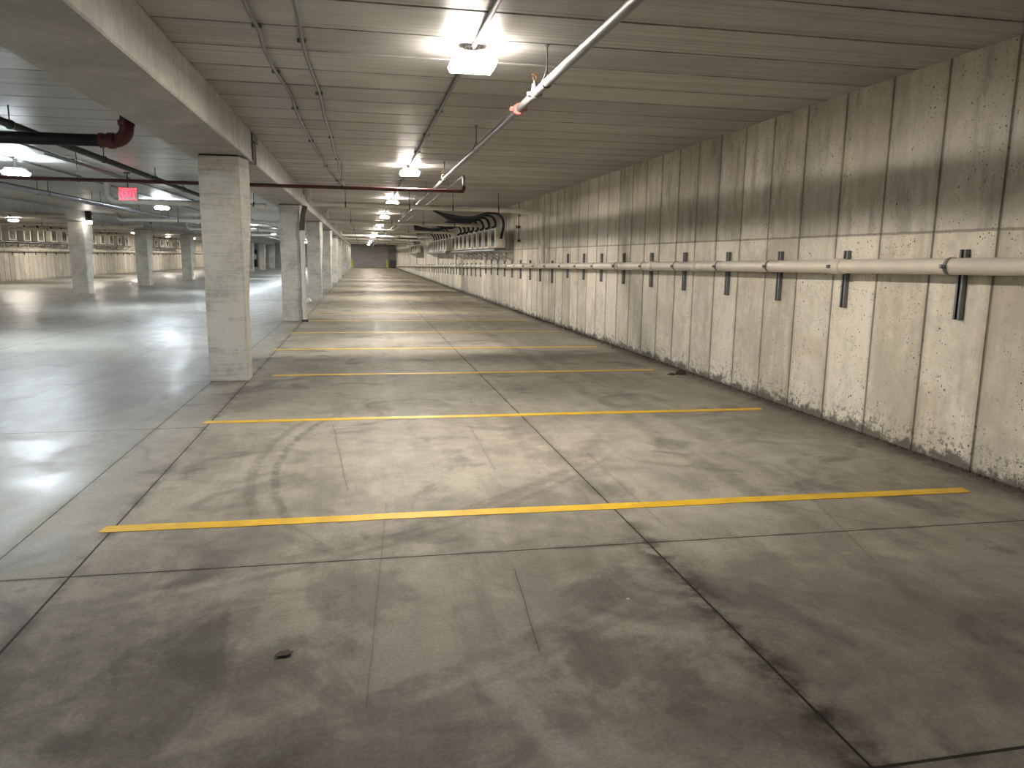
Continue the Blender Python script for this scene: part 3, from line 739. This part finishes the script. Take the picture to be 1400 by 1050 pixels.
# ------------------------------------------------------------------ outdoor units on shelves
def unit_proto(label, group, seed=0):
    """front faces +x, base at z=0, centred in y"""
    t = thing('condenser_unit', label, 'condenser unit', (0, 0, 0), group)
    m = MB(); m.box(-.15, -.43, .03, .15, .43, .62, bev=.018); m.build('casing', M['casing'], t)
    m = MB(); m.box(.148, -.30, .08, .156, .26, .57); m.build('fan_grille', M['grille'], t)
    m2 = MB()
    for rr in (.06, .12, .18, .225):
        ring = [Vector((.160, -.02+math.cos(a)*rr, .325+math.sin(a)*rr)) for a in [2*PI*i/24 for i in range(25)]]; m2.tube(ring, .006, 5, False)
    m2.tube([(.155, -.02, .325), (.166, -.02, .325)], .035, 14); m2.build('fan_guard', M['fan'], t)
    m = MB()
    for y in (-.30, .30): m.box(-.17, y-.03, 0, .17, y+.03, .03)
    m.build('feet', M['strut'], t)
    m = MB(); m.box(-.06, .43, .10, .10, .465, .34, bev=.008); m.build('valve_cover', M['casing'], t)
    return t

def shelf(x_wall, sg, ya, yb, z, lab, grp, step=1.2):
    """steel shelf off a wall; sg=+1 when the wall is on the +x side"""
    t = thing('equipment_shelf', lab, 'shelf', (x_wall, ya, z), grp)
    L = yb-ya
    m = MB()
    for dx in (.24, .60): m.box(-sg*dx-.02, 0, -.045, -sg*dx+.02, L, 0)
    m.build('rails', M['galv'], t)
    n = max(2, int(round(L/step))+1)
    for i in range(n):
        y = .05+(L-.1)*i/(n-1)
        if sg > 0 and min(abs(ya+y-(18.02+8.78*q)) for q in range(8)) < .14: y += .25
        b = MB(); b.box(*sorted((-sg*.66, -sg*.0))[:1], y-.02, -.088, sorted((-sg*.66, -sg*.0))[1], y+.02, -.047)
        a0, a1 = sorted((0, -sg*.045)); b.box(a0, y-.02, -.36, a1, y+.02, -.047)
        b.tube([(-sg*.55, y, -.085), (-sg*.04, y, -.34)], .018, 6); b.build('shelf_bracket', M['steelgrey'], t)
    return t
# --- right wall
ZS = 1.80
gR = 'condenser units on the right wall'
UR = None
cnt = 0
right_groups = [(22.4, 9, 1.24), (35.9, 7, 1.30), (55.2, 5, 1.35)]
for gi, (ya, n, pitch) in enumerate(right_groups):
    shelf(XR, 1, ya-.35, ya+(n-1)*pitch+.75, ZS, '%s long steel shelf bracketed to the right wall under grey units' % nth(gi), 'equipment shelves on the right wall')
    for i in range(n):
        lab = '%s condenser unit on the %s shelf of the right wall' % (nth(i), ['nearest', 'second', 'third'][gi])
        pos = (XR-.43, ya+i*pitch+.1, ZS)
        if UR is None: UR = unit_proto(lab, gR); UR.location = pos; UR.rotation_euler = (0, 0, PI)
        else: dup(UR, pos, lab, PI)
# --- left wall
UL = None
left_groups = [([39.9, 42.9, 44.6, 46.4, 48.2, 50.1, 51.7], 'nearest'), ([55.3, 56.9, 58.8, 60.7, 62.6, 64.4], 'second'), ([73.0, 75.0, 77.0, 79.2, 81.4], 'third')]
for gi, (yy, nm) in enumerate(left_groups):
    shelf(XL, -1, yy[0]-.9, yy[-1]+.9, 2.12, '%s long steel shelf bracketed to the far left wall under condenser units' % nth(gi), 'equipment shelves on the left wall', 1.5)
    for i, y in enumerate(yy):
        lab = '%s condenser unit on the %s shelf of the far left wall' % (nth(i), nm)
        q = dup(UR, (XL+.43, y, 2.12), lab, 0); q.scale = (1, 1.12, 1.25); q['group'] = 'condenser units on the left wall'
# line-set hoses
def hose(pts, lab, r=.028, mat='insul', grp='black insulated hoses by the right wall units'):
    P3 = []
    for i in range(len(pts)-1):
        p = [Vector(pts[max(i-1, 0)]), Vector(pts[i]), Vector(pts[i+1]), Vector(pts[min(i+2, len(pts)-1)])]
        for q in range(7):
            u = q/7; P3.append(.5*((2*p[1])+(-p[0]+p[2])*u+(2*p[0]-5*p[1]+4*p[2]-p[3])*u*u+(-p[0]+3*p[1]-3*p[2]+p[3])*u**3))
    P3.append(Vector(pts[-1]))
    m = MB(); m.tube(P3, r, 8); return tag(m.build('insulated_hose', M[mat]), lab, 'hose', grp)
for gi, (ya, n, pitch) in enumerate(right_groups):
    for i in range(n):
        y = ya+i*pitch+.1; zt = ZS+.62
        if gi == 0:
            xe = 2.2+.22*i
            hose([(4.05, y-.53 if i == 0 else y-.2, ZS+.3 if i == 0 else zt+.055), (4.12+.012*i, y-.42+.05*i-(.13 if i == 0 else 0), zt+.12+.01*i), (4.05, y-.25, 2.80+.004*i), (3.75, y+.05, 2.86-.012*i), (3.2, y+.5-.05*i, 2.74-.008*i if i < 3 else 2.86), (xe+.25, y+1.1-.1*i, 2.88), (xe, y+1.6-.12*i, CEIL-.052)],
                 '%s black insulated hose arching from the first right wall units to the ceiling' % nth(i), .040)
        else:
            hose([(4.10, y-.2, zt+.05), (4.12, y-.2, zt+.15), (3.9, y-.1, 2.86), (3.2, y+.3, 2.86), (2.5+.1*i, y+.9, CEIL-.052)], '%s black insulated hose rising from the %s shelf of right wall units' % (nth(i), ['', 'second', 'third'][gi]), .034)
k = 0
for gi, (yy, nm) in enumerate(left_groups):
    for i, y in enumerate(yy):
        hose([(XL+.40, y+.15, 2.945), (XL+.38, y+.17, 3.0), (XL+.34, y+.21, 3.04), (XL+.30, y+.27, CEIL-.052)], '%s black insulated hose above the %s shelf on the far left wall' % (nth(i), nm), .04, grp='black insulated hoses by the left wall units')
# thin vertical hose and red valve assembly right of the nearest shelf
t = thing('sprinkler_valve', 'thin vertical pipe with red valve on the right wall past the riser', 'valve', (XR-.06, 21.2, 0))
m = MB(); m.tube([(0, 0, 2.05), (0, 0, CEIL)], .016, 8); m.box(-.02, -.03, 2.72, .062, .03, 2.75); m.build('pipe', M['galv'], t)
m = MB(); m.tube([(0, -.05, 2.42), (0, .05, 2.42)], .045, 12); m.tube([(-.06, 0, 2.42), (-.08, 0, 2.42)], .06, 12); m.build('valve_wheel', M['redelbow'], t)
m = MB(); m.box(-.03, -.04, 2.0, .05, .04, 2.07, bev=.008); m.build('drain_plug', M['dark'], t)

# left wall drain pipe with brackets
LPX = XL+.16
lz = lambda y: 1.68
wall_pipe('wall_drain_pipe', 'cream drain pipe strapped along the far left wall under the shelves', LPX, 20, 100, lz, M['pvc'], [(41.5, .1), (47, .1), (52, .1), (58, .1), (64, .1)], .11)
proto_b = None
for k in range(30):
    y = 38.2+1.5*k
    lab = '%s small strut bracket under the cream pipe on the far left wall' % nth(k)
    if proto_b is None:
        proto_b = thing('pipe_bracket', lab, 'bracket', (XL, y, 1.68), 'strut brackets on the left wall')
        m = MB(); m.box(-.004, -.035, -.30, .04, .035, .0); m.build('strut_channel', M['strut'], proto_b)
        m = MB(); m.tube([(.16, -.018, 0), (.16, .018, 0)], .116, 14); m.build('pipe_strap', M['strut'], proto_b)
    else: dup(proto_b, (XL, y, 1.68), lab)
# cream cross pipes between the far left wall and the far left column row
for k, (y, z) in enumerate(((26.9, 2.71), (35.7, 2.72), (43.78, 2.71), (53.3, 2.71))):
    t = thing('cross_drain_pipe', '%s cream drain pipe crossing the parking bay beside the far left wall' % nth(k), 'pipe', (0, y, z), 'cream cross pipes by the far left wall')
    r = .060; xl = XL+.15; zb = 1.68-z
    m = MB(); m.tube([(xl+.14, 0, 0), (-9.4, 0, .03)], r, 14); m.build('pipe_run', M['pvc'], t)
    m = MB(); m.tube(elbow_pts((xl, 0, 0), (-1, 0, 0), (0, 0, -1), .14), r+.008, 14); m.build('elbow', M['pvc'], t)
    m = MB(); m.tube([(xl, 0, -.13), (xl, 0, zb+.10)], r, 14); m.build('riser', M['pvc'], t)
    for x in (-16.2, -13.4, -11.0):
        c = MB(); c.tube([(x, 0, .05), (x, 0, CEIL-z)], .006, 6); c.tube([(x-.014, 0, .015), (x+.014, 0, .015)], r+.008, 12); c.build('hanger', M['dark'], t)
t = thing('black_header_pipe', 'black pipe running deep along the ceiling beyond the far left columns', 'pipe', (-11.7, 16, 2.90)); m = MB(); m.tube([(0, 0, 0), (0, 60, 0)], .07, 10); m.build('pipe', M['black'], t)
for y in range(6, 60, 6):
    c = MB(); c.tube([(0, y, .06), (0, y, CEIL-2.90)], .008, 6); c.build('hanger', M['dark'], t)

# ------------------------------------------------------------------ left lane overhead services
t = thing('fire_main', 'thick black fire main with red elbow hung beside the nearest beam', 'pipe', (-2.36, 8.4, 2.665))
m = MB(); m.tube([(-7.5, 0, -.045), (-.08, 0, 0)], .060, 18); m.build('pipe', M['black'], t)
m = MB(); m.tube([(-.20, 0, 0), (-.16, 0, 0)] , [.074, .074], 16); m.tube([(-.18, 0, 0)] + elbow_pts((.06, 0, 0), (1, 0, 0), (0, 0, 1), .13) + [(.06, 0, .20)], .068, 16)
m.tube([(.06, 0, .15), (.06, 0, .20)], .080, 16); m.tube([(-.12, 0, 0), (-.06, 0, 0)], .080, 16)
for s in (-1, 1): m.box(-.115, s*.082-.02, -.02, -.065, s*.082+.02, .02, bev=.004)
m.build('red_elbow', M['redelbow'], t)
m = MB(); m.tube([(.06, 0, .20), (.06, 0, CEIL-2.665)], .060, 16); m.build('riser', M['redelbow'], t)
for x in (-1.45, -4.2):
    c = MB(); c.tube([(x, 0, .05), (x, 0, CEIL-2.665)], .006, 6); c.tube([(x-.015, 0, -.01), (x+.015, 0, -.01)], .067, 14); c.build('hanger', M['dark'], t)

t = thing('black_pipe', 'black pipe running deep along the lane ceiling beyond the fire main', 'pipe', (-3.68, 2.0, 2.90))
m = MB(); m.tube([(0, -4, 0), (0, 18.5, 0)], .042, 14); m.build('pipe', M['black'], t)
for y in (7.2, 10.2, 13.0, 15.2):
    c = MB(); c.tube([(0, y, .04), (0, y, CEIL-2.90)], .007, 6); c.tube([(0, y-.02, 0), (0, y+.02, 0)], .052, 12); c.build('hanger', M['dark'], t)

for dx, z, r, lab in ((-6.75, 2.81, .048, 'left one of two dark steel pipes running side by side over the lane'), (-6.55, 2.80, .044, 'right one of two dark steel pipes running side by side over the lane')):
    t = thing('steel_pipe', lab, 'pipe', (dx, 0, z), 'pair of dark steel pipes over the lane'); m = MB(); m.tube([(0, 10, 0), (0, 80, 0)], r, 12); m.build('pipe', M['strut'], t)
    for y in (14.0, 17.9, 21.2, 24.6, 28.0, 33, 38, 44):
        c = MB(); c.tube([(0, y, .04), (0, y, CEIL-z)], .007, 6); c.tube([(0, y-.02, 0), (0, y+.02, 0)], r+.008, 12); c.build('hanger', M['dark'], t)
for x, zz, lab in ((-5.62, 3.07, 'thin conduit feeding the cool lamps over the drive lane'), (-4.72, 3.07, 'thin conduit on the lane ceiling right of the lamp row')):
    t = thing('lane_conduit', lab, 'conduit', (x, 0, zz), 'thin conduits on the lane ceiling'); m = MB(); m.tube([(0, 0, 0), (0, 95, 0)], .018, 8); m.build('pipe', M['strut'], t)
    for y in range(8, 40, 3):
        c = MB(); c.box(-.04, y-.015, 0, .04, y+.015, CEIL-zz-.002); c.build('conduit_clip', M['strut'], t)
hose([(-4.68, 12.8, 3.02), (-4.64, 14.5, 3.02), (-4.62, 16, 3.0), (-4.58, 18.0, 3.02), (-4.5, 20.5, 3.03), (-4.45, 22.0, 2.98), (-4.2, 22.6, 3.05)], 'thin dark flexible conduit snaking across the lane ceiling', .014, 'strut', 'loose lane conduit')

# exit sign
def exit_sign():
    t = thing('exit_sign', 'small red lit EXIT sign with left arrow hanging over the drive lane', 'exit sign', (-4.44, 16.0, 2.685))
    m = MB(); m.box(-.175, -.02, -.12, .175, .03, .12, bev=.008); m.build('housing', M['exitbox'], t)
    m = MB(); m.tube([(0, .005, .12), (0, .005, CEIL-2.685-.02)], .012, 8); m.tube([(0, .005, CEIL-2.685-.03), (0, .005, CEIL-2.685)], .06, 14); m.build('stem', M['dark'], t)
    cu = bpy.data.curves.new('exit_text', 'FONT'); cu.body = 'EXIT'; cu.size = .20; cu.extrude = .004; cu.offset = .004; cu.align_x = 'CENTER'; cu.align_y = 'CENTER'
    tmp = bpy.data.objects.new('exit_text', cu); COL.objects.link(tmp); bpy.context.view_layer.update()
    me = bpy.data.meshes.new_from_object(tmp.evaluated_get(bpy.context.evaluated_depsgraph_get()))
    bpy.data.objects.remove(tmp); bpy.data.curves.remove(cu)
    me.materials.clear(); me.materials.append(M['exit_red'])
    me.transform(Matrix.Translation((.030, -.024, 0)) @ Matrix.Rotation(PI/2, 4, 'X') @ Matrix.Scale(.62, 4, (1, 0, 0)))
    me.name = 'letters'; o = bpy.data.objects.new('letters', me); COL.objects.link(o); o.parent = t
    m = MB(); m.prism([(-.168, 0), (-.130, .075), (-.110, .075), (-.140, 0), (-.110, -.075), (-.130, -.075)], 'y', -.032, -.022); m.build('arrow', M['exit_red'], t)
    for a in ((-.165, .106, .165, .112), (-.165, -.112, .165, -.106)):
        m = MB(); m.box(a[0], -.030, a[1], a[2], -.019, a[3]); m.build('lit_edge', M['exit_red'], t)
exit_sign()

# spot fixture on the nearest far-left column
t = thing('floodlight', 'small lit floodlight under a dark canister beside the nearest far left column', 'floodlight', (-10.05, 31.0, 2.72))
m = MB(); m.tube([(0, 0, .02), (0, 0, CEIL-2.72)], .11, 14); m.build('canister', M['blackmat'], t)
m = MB(); m.tube([(0, 0, -.10), (0, 0, -.02), (0, 0, .02)], [.10, .13, .09], 14); m.build('lamp', M['lens_w_bot'], t)

# ------------------------------------------------------------------ far end
for x, lab in ((-1.33, 'left yellow bollard standing before the far roller door'), (3.28, 'right yellow bollard standing before the far roller door')):
    t = thing('bollard', lab, 'bollard', (x, 101.8, 0), 'yellow bollards by the roller door')
    m = MB(); m.tube([(0, 0, .0), (0, 0, 1.05), (0, 0, 1.11), (0, 0, 1.14)], [.11, .11, .085, .03], 16); m.build('post', M['bollard'], t)
    m = MB(); m.tube([(0, 0, 0), (0, 0, .02)], .16, 16); m.build('base_ring', M['dark'], t)
t = thing('equipment_box', 'low dark grey box on the floor right of the far roller door', 'equipment box', (4.05, 102.6, 0))
m = MB(); m.box(-.38, -.7, .08, .38, .7, .95, bev=.03); m.build('body', M['cab'], t)
m = MB(); m.box(-.40, -.72, .95, .40, .72, 1.0, bev=.015); m.build('lid', M['cab'], t)
m = MB(); m.box(-.34, -.66, 0, .34, .66, .08); m.build('plinth', M['blackmat'], t)

# ------------------------------------------------------------------ debris on the floor
def clod(name, loc, sc, lab, cat, mat, seed, grp=None, flat=1.0):
    rnd = random.Random(seed); m = MB(); n, h = 12, 6; vs = []
    for j in range(h+1):
        ph = PI/2*j/h
        for i in range(n):
            a = 2*PI*i/n; r = sc*math.cos(ph)*(1+.35*(rnd.random()-.5)); vs.append((r*math.cos(a), r*math.sin(a)*.8, sc*flat*math.sin(ph)*(1+.3*(rnd.random()-.5))*.8))
    fs = [tuple(range(n))[::-1]]
    for j in range(h):
        for i in range(n): i2 = (i+1) % n; fs.append((n*j+i, n*j+i2, n*j+n+i2, n*j+n+i))
    m.add(vs, fs, False); return tag(m.build(name, M[mat], loc=loc), lab, cat, grp)
clod('dirt_clod', (4.25, 9.37, .001), .075, 'larger black clump of dirt lying by the foot of the right wall', 'debris', 'leaf', 3, 'dark clumps by the wall', 1.0)
clod('dirt_clod', (4.10, 9.33, .001), .055, 'smaller black clump of dirt lying just left of the larger one', 'debris', 'leaf', 5, 'dark clumps by the wall', .6)
clod('pebble', (1.170, 3.030, .001), .010, 'tiny white chip on the bare floor in the foreground', 'debris', 'pebble', 8, None, .6)
# curled dead leaf
m = MB(); vs = []; out = [(-.035, -.008), (-.02, .010), (-.004, .016), (.012, .022), (.022, .012), (.036, .010), (.028, -.006), (.010, -.016), (-.008, -.012), (-.024, -.018)]
for z in (0, .002): vs += [(x, y*1.3, .003+z+.006*abs(math.sin(x*70))) for x, y in out]
n = len(out); m.add(vs, [tuple(range(n))[::-1], tuple(range(n, 2*n))]+[(i, (i+1) % n, n+(i+1) % n, n+i) for i in range(n)])
tag(m.build('dead_leaf', M['leaf'], loc=(-.336, 2.805, 0)), 'small dark dead leaf lying on the foreground floor', 'leaf')
# crumbled dirt along the wall foot: nobody could count the grains
rnd = random.Random(11); m = MB()
for i in range(1500):
    y = 3.6+rnd.random()**1.3*24; dens = 1.0 if 12 < y < 22 else .45
    if rnd.random() > dens: continue
    x = XR-.03-abs(rnd.gauss(0, .055 if 12 < y < 22 else .03)); r = .004+.012*rnd.random()**2*(2.2 if 12 < y < 22 else 1); z = .002
    if x < 4.2: continue
    a = rnd.random()*6; vs = [(x+r*math.cos(a+q*2.1), y+r*1.4*math.sin(a+q*2.1), z) for q in range(3)] + [(x+r*.2, y, z+r*1.3)]
    m.add(vs, [(0, 2, 1), (0, 1, 3), (1, 2, 3), (2, 0, 3)])
tag(m.build('loose_dirt', M['dirt']), 'dark crumbled dirt gathered along the foot of the right wall', 'dirt', None, 'stuff')

# ------------------------------------------------------------------ world and view
w = bpy.data.worlds.new('world'); S.world = w; w.use_nodes = True
w.node_tree.nodes['Background'].inputs[0].default_value = (.01, .01, .011, 1); w.node_tree.nodes['Background'].inputs[1].default_value = .1
S.view_settings.view_transform = 'Standard'; S.view_settings.look = 'None'; S.view_settings.gamma = 1.0; S.view_settings.exposure = 1.05
S.view_settings.use_curve_mapping = False
c = S.cycles
c.max_bounces = 8; c.diffuse_bounces = 6; c.glossy_bounces = 3; c.sample_clamp_indirect = 6.0; c.caustics_reflective = False; c.caustics_refractive = False
c.use_denoising = True
